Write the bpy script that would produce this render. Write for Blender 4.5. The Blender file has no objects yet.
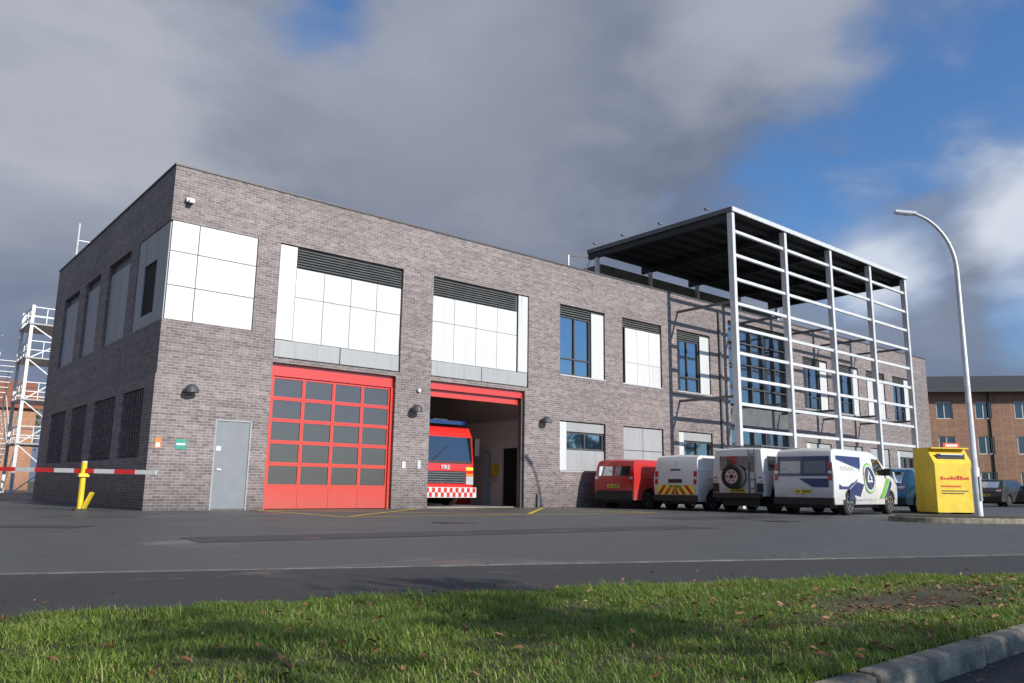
import bpy, bmesh, math, random
import numpy as np
from mathutils import Vector, Matrix
random.seed(4); rng=np.random.default_rng(7)
S=bpy.context.scene
S.view_settings.view_transform='Standard'
try: S.view_settings.look='None'
except Exception: pass
S.view_settings.exposure=0

# ------------------------------------------------------------------ materials
def nt_new(name):
    m=bpy.data.materials.new(name); m.use_nodes=True
    nt=m.node_tree; nt.nodes.clear()
    out=nt.nodes.new('ShaderNodeOutputMaterial'); b=nt.nodes.new('ShaderNodeBsdfPrincipled')
    nt.links.new(b.outputs[0],out.inputs[0])
    return m,nt,b,out
def N(nt,t,**k):
    n=nt.nodes.new(t)
    for a,v in k.items(): setattr(n,a,v)
    return n
def noise(nt,vec,scale,detail=4,rough=.55,dist=0):
    n=N(nt,'ShaderNodeTexNoise'); n.inputs['Scale'].default_value=scale; n.inputs['Detail'].default_value=detail
    n.inputs['Roughness'].default_value=rough; n.inputs['Distortion'].default_value=dist
    if vec is not None: nt.links.new(vec,n.inputs['Vector'])
    return n
def mapr(nt,val,a,b,c,d,smooth=False):
    n=N(nt,'ShaderNodeMapRange')
    if smooth: n.interpolation_type='SMOOTHSTEP'
    nt.links.new(val,n.inputs[0])
    for i,x in zip((1,2,3,4),(a,b,c,d)): n.inputs[i].default_value=x
    return n.outputs[0]
def mixc(nt,fac,a,b,mode='MIX'):
    n=N(nt,'ShaderNodeMix',data_type='RGBA',blend_type=mode)
    for sock,v in ((n.inputs[0],fac),(n.inputs[6],a),(n.inputs[7],b)):
        if hasattr(v,'is_output'): nt.links.new(v,sock)
        elif isinstance(v,(int,float)): sock.default_value=v
        else: sock.default_value=(*v,1)
    return n.outputs[2]
def mathn(nt,op,a,b=None):
    n=N(nt,'ShaderNodeMath',operation=op)
    for i,v in enumerate((a,b)):
        if v is None: continue
        if hasattr(v,'is_output'): nt.links.new(v,n.inputs[i])
        else: n.inputs[i].default_value=v
    return n.outputs[0]
def mat(name,col,rough=.6,metal=0.,var=.18,vs=3.,coat=0.,bump=0.,bs=40.):
    m,nt,b,out=nt_new(name)
    g=N(nt,'ShaderNodeNewGeometry')
    n=noise(nt,g.outputs['Position'],vs,3)
    f=mapr(nt,n.outputs[0],.3,.7,0,1)
    c=mixc(nt,f,[x*(1-var) for x in col],[min(1,x*(1+var*.6)) for x in col])
    nt.links.new(c,b.inputs['Base Color'])
    b.inputs['Roughness'].default_value=rough; b.inputs['Metallic'].default_value=metal
    b.inputs['Coat Weight'].default_value=coat; b.inputs['Coat Roughness'].default_value=.06
    if bump:
        n2=noise(nt,g.outputs['Position'],bs,2)
        bp=N(nt,'ShaderNodeBump'); bp.inputs['Strength'].default_value=bump; bp.inputs['Distance'].default_value=.01
        nt.links.new(n2.outputs[0],bp.inputs['Height']); nt.links.new(bp.outputs[0],b.inputs['Normal'])
    return m
def streaked(name,col,rough=.45,amt=.25):
    m,nt,b,out=nt_new(name); g=N(nt,'ShaderNodeNewGeometry')
    mp=N(nt,'ShaderNodeMapping'); mp.inputs['Scale'].default_value=(5,5,.35); nt.links.new(g.outputs['Position'],mp.inputs[0])
    n=noise(nt,mp.outputs[0],1.5,4); n2=noise(nt,g.outputs['Position'],.7,2)
    f=mathn(nt,'MULTIPLY',mapr(nt,n.outputs[0],.42,.75,0,amt,True),mapr(nt,n2.outputs[0],.3,.7,.4,1.2))
    c=mixc(nt,f,col,[x*.5 for x in col])
    ri=mapr(nt,g.outputs['Random Per Island'],0,1,.93,1.03); cc=N(nt,'ShaderNodeCombineColor')
    for i in range(3): nt.links.new(ri,cc.inputs[i])
    nt.links.new(mixc(nt,1.,c,cc.outputs[0],'MULTIPLY'),b.inputs['Base Color'])
    b.inputs['Roughness'].default_value=rough
    return m
def paint(name,col,dirt=.25):
    m,nt,b,out=nt_new(name)
    g=N(nt,'ShaderNodeNewGeometry')
    sep=N(nt,'ShaderNodeSeparateXYZ'); nt.links.new(g.outputs['Position'],sep.inputs[0])
    low=mapr(nt,sep.outputs[2],.15,.9,1,.06)
    n=noise(nt,g.outputs['Position'],6,4)
    f=mathn(nt,'MULTIPLY',mathn(nt,'MULTIPLY',low,n.outputs[0]),dirt*3)
    nt.links.new(mixc(nt,f,col,(.13,.115,.1)),b.inputs['Base Color'])
    nt.links.new(mapr(nt,f,0,.6,.28,.75),b.inputs['Roughness'])
    b.inputs['Coat Weight'].default_value=.6; b.inputs['Coat Roughness'].default_value=.05
    return m
def glass(name,col=(.012,.016,.02),refl=.35,rough=.03,tint=(.8,.9,1)):
    m,nt,b,out=nt_new(name)
    b.inputs['Base Color'].default_value=(*col,1); b.inputs['Roughness'].default_value=.15
    gl=N(nt,'ShaderNodeBsdfGlossy'); gl.inputs['Roughness'].default_value=rough; gl.inputs[0].default_value=(*tint,1)
    g=N(nt,'ShaderNodeNewGeometry'); n=noise(nt,g.outputs['Position'],1.3,1)
    bp=N(nt,'ShaderNodeBump'); bp.inputs['Strength'].default_value=.08; bp.inputs['Distance'].default_value=.05
    nt.links.new(n.outputs[0],bp.inputs['Height']); nt.links.new(bp.outputs[0],gl.inputs['Normal'])
    lw=N(nt,'ShaderNodeLayerWeight'); lw.inputs[0].default_value=.35
    f=mapr(nt,lw.outputs['Fresnel'],0,1,refl*.7,1)
    mx=N(nt,'ShaderNodeMixShader'); nt.links.new(f,mx.inputs[0]); nt.links.new(b.outputs[0],mx.inputs[1]); nt.links.new(gl.outputs[0],mx.inputs[2])
    nt.links.new(mx.outputs[0],out.inputs[0])
    return m
def brick(name,c1,c2,mo,big=.25,bw=.215,rh=.0725,ms=.008,bands=0.):
    m,nt,b,out=nt_new(name)
    g=N(nt,'ShaderNodeNewGeometry'); sep=N(nt,'ShaderNodeSeparateXYZ'); nt.links.new(g.outputs['Position'],sep.inputs[0])
    u=mathn(nt,'ADD',sep.outputs[0],sep.outputs[1])
    cb=N(nt,'ShaderNodeCombineXYZ'); nt.links.new(u,cb.inputs[0]); nt.links.new(sep.outputs[2],cb.inputs[1])
    br=N(nt,'ShaderNodeTexBrick'); nt.links.new(cb.outputs[0],br.inputs['Vector'])
    br.inputs['Color1'].default_value=(*c1,1); br.inputs['Color2'].default_value=(*c2,1); br.inputs['Mortar'].default_value=(*mo,1)
    br.inputs['Scale'].default_value=1; br.inputs['Mortar Size'].default_value=ms; br.inputs['Mortar Smooth'].default_value=.2
    br.inputs['Brick Width'].default_value=bw; br.inputs['Row Height'].default_value=rh
    n=noise(nt,g.outputs['Position'],.35,4); n2=noise(nt,g.outputs['Position'],7,2)
    f=mapr(nt,n.outputs[0],.3,.7,1-big,1+big*.5); f2=mapr(nt,n2.outputs[0],.3,.7,.8,1.15)
    ff=mathn(nt,'MULTIPLY',f,f2)
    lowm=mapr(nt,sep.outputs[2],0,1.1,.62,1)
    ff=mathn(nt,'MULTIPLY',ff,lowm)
    if bands:
        mp=N(nt,'ShaderNodeMapping'); mp.inputs['Scale'].default_value=(.12,.12,5); nt.links.new(g.outputs['Position'],mp.inputs[0])
        n3=noise(nt,mp.outputs[0],1.3,3); ff=mathn(nt,'MULTIPLY',ff,mapr(nt,n3.outputs[0],.35,.65,1-bands,1+bands))
    cc=N(nt,'ShaderNodeCombineColor')
    for i in range(3): nt.links.new(ff,cc.inputs[i])
    nt.links.new(mixc(nt,1.,br.outputs['Color'],cc.outputs[0],'MULTIPLY'),b.inputs['Base Color'])
    b.inputs['Roughness'].default_value=.65
    bp=N(nt,'ShaderNodeBump'); bp.inputs['Strength'].default_value=.35; bp.inputs['Distance'].default_value=.006; bp.invert=True
    nt.links.new(br.outputs['Fac'],bp.inputs['Height']); nt.links.new(bp.outputs[0],b.inputs['Normal'])
    return m
def asphalt(name,base,cut,scale=.35,rlo=.12,rhi=.6,stretch=None):
    # cut: noise level below which the surface is wet (lower = drier)
    m,nt,b,out=nt_new(name)
    g=N(nt,'ShaderNodeNewGeometry'); P=g.outputs['Position']; Q=P
    if stretch:
        mp=N(nt,'ShaderNodeMapping'); mp.inputs['Rotation'].default_value=(0,0,math.radians(38)); mp.inputs['Scale'].default_value=stretch; nt.links.new(P,mp.inputs[0]); Q=mp.outputs[0]
    fine=noise(nt,P,70,2,.7); mid=noise(nt,P,1.6,4); big=noise(nt,Q,scale,5,.6,.6)
    w=mapr(nt,big.outputs[0],cut,cut+.14,1,0,True)
    c=mixc(nt,mapr(nt,fine.outputs[0],.35,.7,0,1),[x*.6 for x in base],[x*1.7 for x in base])
    c=mixc(nt,mapr(nt,mid.outputs[0],.35,.7,0,.6),c,[x*1.5 for x in base])
    c=mixc(nt,mathn(nt,'MULTIPLY',w,.5),c,[x*.4 for x in base])
    nt.links.new(c,b.inputs['Base Color'])
    r=mapr(nt,w,0,1,rhi,rlo); r=mathn(nt,'ADD',r,mapr(nt,mid.outputs[0],.3,.7,-.06,.1))
    nt.links.new(r,b.inputs['Roughness'])
    bp=N(nt,'ShaderNodeBump'); bp.inputs['Distance'].default_value=.006
    nt.links.new(mapr(nt,w,0,1,1.,.25),bp.inputs['Strength'])
    nt.links.new(fine.outputs[0],bp.inputs['Height']); nt.links.new(bp.outputs[0],b.inputs['Normal'])
    return m

M={}
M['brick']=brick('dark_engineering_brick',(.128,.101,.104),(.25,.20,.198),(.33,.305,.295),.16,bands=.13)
M['brick2']=brick('dark_brick_recess',(.07,.058,.06),(.16,.13,.13),(.16,.15,.145),.2)
M['obrick']=brick('orange_brick',(.36,.14,.065),(.46,.20,.095),(.36,.29,.23),.15)
M['bbrick']=brick('brown_brick',(.26,.12,.065),(.36,.17,.095),(.30,.24,.2),.15)
M['white']=streaked('white_panel',(.61,.615,.62),.45,.26)
M['panelgrey']=streaked('grey_panel',(.36,.37,.38),.45,.3)
M['silver']=mat('silver_trim',(.55,.56,.58),.4,.3,var=.08)
M['galv']=mat('galvanised_steel',(.60,.62,.64),.45,.15,var=.15,vs=5)
M['framew']=mat('light_steel_frame',(.64,.65,.67),.45,.1,var=.12,vs=3)
M['louvre']=mat('louvre_grey',(.14,.145,.15),.5,.2)
M['dark']=mat('dark_void',(.012,.012,.013),.8)
M['coping']=mat('dark_coping',(.07,.07,.075),.5)
M['red']=paint('signal_red_door',(.60,.042,.025),.16)
M['glass']=glass('window_glass',(.01,.02,.035),.42)
M['doorglass']=glass('door_glass',(.05,.038,.034),.10,.2,(.7,.66,.66))
M['carglass']=glass('vehicle_glass',(.01,.011,.012),.12)
M['steeldoor']=mat('steel_door',(.20,.215,.24),.45,var=.08)
M['iwall']=mat('interior_wall',(.75,.73,.69),.7,var=.08)
M['ifloor']=mat('interior_floor',(.3,.29,.28),.35)
M['black']=mat('black_plastic',(.018,.018,.019),.5)
M['rubber']=mat('tyre_rubber',(.02,.02,.02),.85,bump=.3)
M['alloy']=mat('alloy',(.5,.5,.52),.3,.8)
M['deck']=mat('canopy_deck',(.035,.037,.042),.6,.2)
M['roof']=mat('roof_membrane',(.16,.16,.165),.8)
M['yellow']=mat('yellow_paint',(.78,.55,.03),.5,var=.15)
M['ylight']=mat('hi_vis_yellow',(.80,.78,.05),.4,var=.05)
M['rstripe']=mat('stripe_red',(.6,.03,.03),.4)
M['wpaint']=paint('white_vehicle_paint',(.68,.68,.67),.4)
M['rpaint']=paint('red_vehicle_paint',(.50,.022,.018),.25)
M['fpaint']=paint('fire_engine_red',(.60,.02,.015),.1)
M['bpaint']=paint('blue_vehicle_paint',(.02,.20,.46),.2)
M['navy']=paint('navy_graphic',(.02,.035,.13),.2)
M['dpaint']=paint('dark_vehicle_paint',(.03,.032,.036),.2)
M['gpaint']=paint('grey_vehicle_paint',(.25,.26,.27),.2)
M['green']=mat('green_graphic',(.15,.42,.08),.4)
M['tail']=mat('tail_light_red',(.45,.01,.01),.2,coat=1)
M['amber']=mat('amber',(.8,.3,.02),.3)
M['headl']=mat('headlamp',(.7,.72,.75),.15,.3)
M['bluel']=mat('blue_beacon',(.02,.08,.6),.2,coat=1)
M['plate']=mat('number_plate_yellow',(.75,.6,.05),.4)
M['kerb']=mat('concrete_kerb',(.25,.22,.175),.9,var=.6,vs=7,bump=.8,bs=50)
M['edging']=mat('path_edging',(.16,.155,.145),.8,var=.5,vs=5,bump=.5,bs=60)
M['soil']=mat('verge_soil',(.06,.052,.024),.95,var=.5,vs=4,bump=.8,bs=30)
M['ground']=mat('distant_ground',(.06,.08,.03),.95,var=.4,vs=.1)
M['asph']=asphalt('damp_asphalt',(.066,.068,.071),.34,.38,.26,.60,(.5,1.4,1))
M['patchasph']=asphalt('repair_asphalt',(.040,.040,.042),.35,.8,.3,.65)
M['path']=asphalt('path_asphalt',(.034,.034,.036),.30,.8,.4,.8)
M['yline']=mat('worn_yellow_line',(.62,.45,.07),.7,var=.4,vs=9)
M['wline']=mat('worn_white_line',(.45,.45,.43),.7,var=.5,vs=9)
M['tile']=mat('roof_tile',(.05,.05,.055),.7,var=.3,vs=6)
M['otile']=mat('red_roof_tile',(.3,.11,.06),.7,var=.3,vs=6)
M['signg']=mat('green_sign',(.03,.28,.22),.5)
M['signo']=mat('orange_sign',(.65,.2,.03),.5)
M['bankred']=mat('bank_red',(.6,.05,.02),.4)
M['bark']=mat('bark',(.09,.07,.05),.9,var=.3,vs=8)
M['cast']=mat('cast_iron',(.04,.04,.042),.5,.5,bump=.6,bs=60)

# ------------------------------------------------------------------ mesh helper
def empty(name,loc=(0,0,0),rz=0):
    e=bpy.data.objects.new(name,None); S.collection.objects.link(e); e.location=loc; e.rotation_euler=(0,0,rz); return e
class MB:
    def __init__(s): s.v=[];s.f=[];s.m=[];s.mats=[]
    def mi(s,m):
        m=M[m] if isinstance(m,str) else m
        if m not in s.mats: s.mats.append(m)
        return s.mats.index(m)
    def poly(s,pts,m):
        b=len(s.v); s.v+= [tuple(p) for p in pts]; s.f.append(list(range(b,b+len(pts)))); s.m.append(s.mi(m))
    def box(s,x0,x1,y0,y1,z0,z1,m):
        b=len(s.v)
        s.v+=[(x0,y0,z0),(x1,y0,z0),(x1,y1,z0),(x0,y1,z0),(x0,y0,z1),(x1,y0,z1),(x1,y1,z1),(x0,y1,z1)]
        k=s.mi(m)
        for q in ((0,3,2,1),(4,5,6,7),(0,1,5,4),(1,2,6,5),(2,3,7,6),(3,0,4,7)):
            s.f.append([b+i for i in q]); s.m.append(k)
    def cyl(s,p0,p1,r,m,seg=12,r1=None):
        p0=Vector(p0);p1=Vector(p1); r1=r if r1 is None else r1
        d=(p1-p0).normalized(); a=d.orthogonal().normalized(); c=d.cross(a)
        b=len(s.v); k=s.mi(m)
        for p,rr in ((p0,r),(p1,r1)):
            for i in range(seg):
                t=2*math.pi*i/seg; s.v.append(tuple(p+a*math.cos(t)*rr+c*math.sin(t)*rr))
        for i in range(seg):
            j=(i+1)%seg; s.f.append([b+i,b+j,b+seg+j,b+seg+i]); s.m.append(k)
        s.f.append([b+i for i in range(seg)][::-1]); s.m.append(k)
        s.f.append([b+seg+i for i in range(seg)]); s.m.append(k)
    def bar(s,p0,p1,w,h,m):
        p0=Vector(p0);p1=Vector(p1); d=(p1-p0).normalized()
        up=Vector((0,0,1)) if abs(d.z)<.95 else Vector((0,1,0))
        a=d.cross(up).normalized()*w/2; c=a.cross(d).normalized()*h/2
        b=len(s.v);k=s.mi(m)
        for p in (p0,p1):
            for q in (-a-c,a-c,a+c,-a+c): s.v.append(tuple(p+q))
        for q in ((0,1,2,3),(7,6,5,4),(0,4,5,1),(1,5,6,2),(2,6,7,3),(3,7,4,0)):
            s.f.append([b+i for i in q]); s.m.append(k)
    def prism(s,pts,z0,z1,m):
        n=len(pts); b=len(s.v);k=s.mi(m)
        s.v+=[(x,y,z0) for x,y in pts]+[(x,y,z1) for x,y in pts]
        s.f.append(list(range(b,b+n))[::-1]); s.m.append(k)
        s.f.append(list(range(b+n,b+2*n))); s.m.append(k)
        for i in range(n):
            j=(i+1)%n; s.f.append([b+i,b+j,b+n+j,b+n+i]); s.m.append(k)
    def build(s,name,parent=None,bevel=0,smooth=False,seg=2):
        me=bpy.data.meshes.new(name); me.from_pydata(s.v,[],s.f)
        for m in s.mats: me.materials.append(m)
        me.polygons.foreach_set('material_index',s.m)
        if smooth: me.polygons.foreach_set('use_smooth',[True]*len(s.f))
        me.update()
        o=bpy.data.objects.new(name,me); S.collection.objects.link(o)
        if parent: o.parent=parent
        if bevel:
            md=o.modifiers.new('bevel','BEVEL'); md.width=bevel; md.segments=seg; md.limit_method='ANGLE'; md.angle_limit=math.radians(30)
            if smooth: md.harden_normals=True
        return o
def wall(mb,axis,const,depth,a0,a1,z0,z1,holes,m,endcap=(True,True)):
    As=sorted({a0,a1,*[h[0] for h in holes],*[h[1] for h in holes]}); Zs=sorted({z0,z1,*[h[2] for h in holes],*[h[3] for h in holes]})
    As=[a for a in As if a0<=a<=a1]; Zs=[z for z in Zs if z0<=z<=z1]
    nA=len(As)-1
    def P(a,d,z): return (a,const+d,z) if axis=='x' else (const+d,a,z)
    def hole(i,j):
        if i<0: return None if endcap[0] else False
        if i>=nA: return None if endcap[1] else False
        if j<0 or j>=len(Zs)-1: return None
        a=(As[i]+As[i+1])/2; z=(Zs[j]+Zs[j+1])/2
        return any(h[0]<a<h[1] and h[2]<z<h[3] for h in holes)
    for i in range(nA):
        for j in range(len(Zs)-1):
            if hole(i,j): continue
            A,B,Z,W=As[i],As[i+1],Zs[j],Zs[j+1]
            mb.poly([P(A,0,Z),P(B,0,Z),P(B,0,W),P(A,0,W)],m)
            mb.poly([P(A,depth,Z),P(A,depth,W),P(B,depth,W),P(B,depth,Z)],m)
            if hole(i-1,j) is not False: mb.poly([P(A,0,Z),P(A,0,W),P(A,depth,W),P(A,depth,Z)],m)
            if hole(i+1,j) is not False: mb.poly([P(B,0,Z),P(B,depth,Z),P(B,depth,W),P(B,0,W)],m)
            if hole(i,j-1) is not False: mb.poly([P(A,0,Z),P(A,depth,Z),P(B,depth,Z),P(B,0,Z)],m)
            if hole(i,j+1) is not False: mb.poly([P(A,0,W),P(B,0,W),P(B,depth,W),P(A,depth,W)],m)

# ------------------------------------------------------------------ camera
Fh=Vector((.643,.766,0)).normalized(); Rh=Vector((Fh.y,-Fh.x,0))
f=790.; pitch=math.radians(10.47); roll=.0138
C=Vector((-5.77,-20.61,.67))
fw=Fh*math.cos(pitch)+Vector((0,0,1))*math.sin(pitch)
up0=-Fh*math.sin(pitch)+Vector((0,0,1))*math.cos(pitch)
rt=Rh*math.cos(roll)+up0*math.sin(roll); up=up0*math.cos(roll)-Rh*math.sin(roll)
cd=bpy.data.cameras.new('camera'); cam=bpy.data.objects.new('camera',cd); S.collection.objects.link(cam)
mw=Matrix((rt,up,-fw)).transposed().to_4x4(); mw.translation=C; cam.matrix_world=mw
cd.sensor_width=36; cd.lens=f/1024*36; cd.clip_end=3000; cd.clip_start=.05
S.camera=cam

# ------------------------------------------------------------------ ground
g=MB(); g.poly([(-900,-900,-.014),(900,-900,-.014),(900,900,-.014),(-900,900,-.014)],'ground'); g.build('ground')
g=MB(); g.poly([(-70,-60,0),(62,-60,0),(62,70,0),(-70,70,0)],'asph'); g.build('car_park_road')
edge=[(-14,-9.9),(-4.8,-13.7),(2.1,-16.4),(8,-18.6),(16,-21)]
def farY(X): return np.interp(X,[-14,-5.06,-2.37,.34,1.57,3,6,9],[-13.2,-15.84,-16.5,-17.4,-18.0,-18.5,-18.95,-19.15])
KY=-19.2
g=MB()
g.poly([(x,y,.004) for x,y in edge]+[(16,-45,.004),(-14,-45,.004)],'path'); g.build('footpath')
g=MB()
for (x0,y0),(x1,y1) in zip(edge[:-1],edge[1:]):
    d=Vector((x1-x0,y1-y0)); L=d.length; d/=L; n=int(L/.9)
    for i in range(n):
        a=Vector((x0,y0))+d*(i*L/n+.004); b=Vector((x0,y0))+d*((i+1)*L/n-.004); p=Vector((-d.y,d.x))*.03
        g.prism([tuple(a-p),tuple(b-p),tuple(b+p),tuple(a+p)],-.03,.008+.004*random.random(),'edging')
g.build('path_edging_kerb')
g=MB(); x=-14
while x<8:
    dz=random.uniform(-.008,.006); dy=random.uniform(-.01,.01)
    g.box(x,x+.89,KY-.10+dy,KY+dy,-.05,.09+dz,'kerb'); x+=.91
g.build('stone_kerb',bevel=.022)
g=MB()
for pts in ([(-2.5,-11.2),(6.5,-11.9),(6.6,-10.9),(-2.4,-10.2)],[(9,-9.0),(13.5,-9.3),(13.6,-8.0),(9.1,-7.7)],[(-9,-4),(-3,-7.5),(-2.6,-6.9),(-8.6,-3.4)]):
    g.poly([(x,y,.004) for x,y in pts],'patchasph')
g.build('asphalt_repair_patches')
g=MB()
for x,y in ((3.2,-8.3),(10.6,-10.6)):
    g.prism([(x-.3,y-.3),(x+.3,y-.3),(x+.3,y+.3),(x-.3,y+.3)],0,.009,'cast')
g.build('manhole_covers')
def patch(X,Y): return np.exp(-(((X+.75)/1.35)**2+((Y+18.45)/.45)**2)*1.0)
def gz(X,Y):
    t=np.clip((Y-KY)/(farY(X)-KY+1e-6),0,1)
    return .08*(1-t)+.008+.026*np.sin(2.1*X+1)*np.sin(3.3*Y)*np.sin(np.pi*t)
nx,ny=140,24; vs=[];fs=[]
for i in range(nx+1):
    X=-14+i*(23/nx)
    for j in range(ny+1):
        Y=KY+(farY(X)-KY)*j/ny; vs.append((X,float(Y),float(gz(X,Y))))
for i in range(nx):
    for j in range(ny):
        a=i*(ny+1)+j; fs.append((a,a+ny+1,a+ny+2,a+1))
me=bpy.data.meshes.new('grass_verge_ground'); me.from_pydata(vs,[],fs); me.materials.append(M['soil'])
me.polygons.foreach_set('use_smooth',[True]*len(fs))
verge=bpy.data.objects.new('grass_verge',me); S.collection.objects.link(verge)
m,nt,b,out=nt_new('grass_blades'); M['grass']=m
gg=N(nt,'ShaderNodeNewGeometry'); rp=gg.outputs['Random Per Island']
cr=N(nt,'ShaderNodeValToRGB'); nt.links.new(rp,cr.inputs[0])
cr.color_ramp.elements[0].color=(.05,.10,.012,1); cr.color_ramp.elements[1].color=(.42,.36,.16,1)
for p,c in ((.35,(.12,.20,.025,1)),(.75,(.22,.32,.05,1)),(.92,(.31,.34,.09,1))):
    e=cr.color_ramp.elements.new(p); e.color=c
nn=noise(nt,gg.outputs['Position'],1.3,3)
nt.links.new(mixc(nt,mapr(nt,nn.outputs[0],.42,.62,0,.6),cr.outputs[0],(.06,.125,.018)),b.inputs['Base Color'])
b.inputs['Roughness'].default_value=.55
tr=N(nt,'ShaderNodeBsdfTranslucent'); tr.inputs[0].default_value=(.27,.39,.05,1)
mx=N(nt,'ShaderNodeMixShader'); mx.inputs[0].default_value=.26
nt.links.new(b.outputs[0],mx.inputs[1]); nt.links.new(tr.outputs[0],mx.inputs[2]); nt.links.new(mx.outputs[0],out.inputs[0])
def blades(n,x0,x1,hmul=1.):
    X=rng.uniform(x0,x1,n*3); Y=rng.uniform(KY-.03,-13.2,n*3)
    wob=.06*np.sin(X*9)+.05*np.sin(X*23+1)+.05*np.sin(X*3.1)
    thin=.5+.5*np.sin(X*2.3+np.sin(Y*3.1)*2)*np.sin(Y*2.9+np.sin(X*1.7)*2)
    k=(Y<farY(X)+wob)&(rng.random(n*3)>np.clip(patch(X,Y)*1.15,0,.97))&(rng.random(n*3)>.4*thin); X=X[k][:n];Y=Y[k][:n]; n=len(X)
    Z=gz(X,Y)-.004
    clump=.5+.5*np.sin(X*5.3+np.sin(Y*7))*np.sin(Y*6.1+np.sin(X*4))
    c2=.5+.5*np.sin(X*17+3*np.sin(Y*11))*np.sin(Y*19+2*np.sin(X*13))
    h=(.012+.030*rng.random(n)**1.6)*(.5+.85*clump)*(.6+.85*c2)*hmul*(1-.55*np.clip(patch(X,Y),0,1))
    h*=np.where(rng.random(n)>.99,2.1,1)
    a=rng.uniform(0,2*np.pi,n); w=rng.uniform(.0012,.0026,n); ln=h*rng.uniform(.3,1.6,n)
    dx,dy=np.cos(a),np.sin(a); px,py=-dy*w,dx*w
    V=np.zeros((n,5,3))
    V[:,0]=np.c_[X-px,Y-py,Z];V[:,1]=np.c_[X+px,Y+py,Z]
    V[:,2]=np.c_[X+px*.8+dx*ln*.35,Y+py*.8+dy*ln*.35,Z+h*.6];V[:,3]=np.c_[X-px*.8+dx*ln*.35,Y-py*.8+dy*ln*.35,Z+h*.6]
    V[:,4]=np.c_[X+dx*ln,Y+dy*ln,Z+h]
    return V
V=np.concatenate([blades(240000,-6.4,2.6),blades(24000,-14,-6.4,1.8),blades(8000,2.6,9,1.7)])
n=len(V); me=bpy.data.meshes.new('grass_blades')
me.vertices.add(n*5); me.vertices.foreach_set('co',V.reshape(-1))
base=(np.arange(n)*5)[:,None]; li=(base+np.array([0,1,2,3,3,2,4])[None,:]).reshape(-1)
me.loops.add(n*7); me.loops.foreach_set('vertex_index',li.astype(np.int32))
me.polygons.add(n*2); ls=(np.arange(n)[:,None]*7+np.array([0,4])[None,:]).reshape(-1)
me.polygons.foreach_set('loop_start',ls.astype(np.int32)); me.update(calc_edges=True); me.validate()
me.materials.append(M['grass'])
gb=bpy.data.objects.new('blades',me); S.collection.objects.link(gb); gb.parent=verge
m,nt,b,out=nt_new('fallen_leaf'); gg=N(nt,'ShaderNodeNewGeometry'); cr=N(nt,'ShaderNodeValToRGB'); nt.links.new(gg.outputs['Random Per Island'],cr.inputs[0])
cr.color_ramp.elements[0].color=(.07,.035,.02,1); cr.color_ramp.elements[1].color=(.34,.2,.08,1)
e=cr.color_ramp.elements.new(.5); e.color=(.22,.085,.035,1)
nt.links.new(cr.outputs[0],b.inputs['Base Color']); b.inputs['Roughness'].default_value=.6; M['leafm']=m
g=MB()
def leaf(X,Y,z,sc=1.):
    s=random.uniform(.010,.025)*sc; a=random.uniform(0,6.28); R=Matrix.Rotation(a,3,'Z')@Matrix.Rotation(random.uniform(-.6,.6),3,'X')@Matrix.Rotation(random.uniform(-.5,.5),3,'Y')
    o=Vector((X,Y,z)); c=random.uniform(.1,.5)*s
    L=[(-s,0,c*.4),(-s*.45,-s*.5,c),(s*.4,-s*.42,c),(s*1.1,0,0),(s*.4,s*.45,c),(-s*.4,s*.5,c)]
    P=[o+R@Vector(q) for q in L]; b=len(g.v); g.v+=[tuple(q) for q in P]; k=g.mi('leafm')
    g.f+= [[b,b+1,b+2,b+3],[b,b+3,b+4,b+5]]; g.m+=[k,k]
cnt=0
while cnt<1150:
    X=random.uniform(-6.5,5); Y=random.uniform(KY,-14.5)
    if Y>farY(X): continue
    pt=float(patch(X,Y)); pr=.10+1.3*pt+(.3 if Y<KY+.3 and X>-3 else 0)
    if random.random()<pr: leaf(X,Y,float(gz(X,Y))+random.uniform(.006,.026)*(1-.7*min(1,pt)),1.05-.25*pt); cnt+=1
for i in range(420): leaf(random.uniform(-4.5,4),KY-.12-abs(random.gauss(0,.3)),.014,.85)
for i in range(70):
    X=random.uniform(-6,4); leaf(X,float(farY(X))+abs(random.gauss(0,.4)),.014,.8)
g.build('fallen_leaves')

# markings
g=MB()
def line(mb,x0,y0,x1,y1,w,m,z=.006):
    d=Vector((x1-x0,y1-y0)).normalized(); p=Vector((-d.y,d.x))*w/2
    mb.poly([(x0-p.x,y0-p.y,z),(x1-p.x,y1-p.y,z),(x1+p.x,y1+p.y,z),(x0+p.x,y0+p.y,z)],m)
line(g,2.6,-.6,2.6,-5.2,.12,'yline'); line(g,12.6,-.6,12.6,-5.2,.12,'yline'); line(g,2.6,-5.3,12.7,-5.3,.12,'yline'); line(g,2.6,-.5,12.7,-.5,.12,'yline')
line(g,2.7,-.6,7.5,-5.2,.12,'yline',.010); line(g,7.5,-.6,2.7,-5.2,.12,'yline',.014); line(g,7.8,-.6,12.5,-5.2,.12,'yline',.010); line(g,12.5,-.6,7.8,-5.2,.12,'yline',.014)
for y in (.0,-2.3,-4.7,-6.9,-9.1): line(g,15.3,y-.2,20,y-.2,.09,'wline')
g.build('road_markings')

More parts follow.
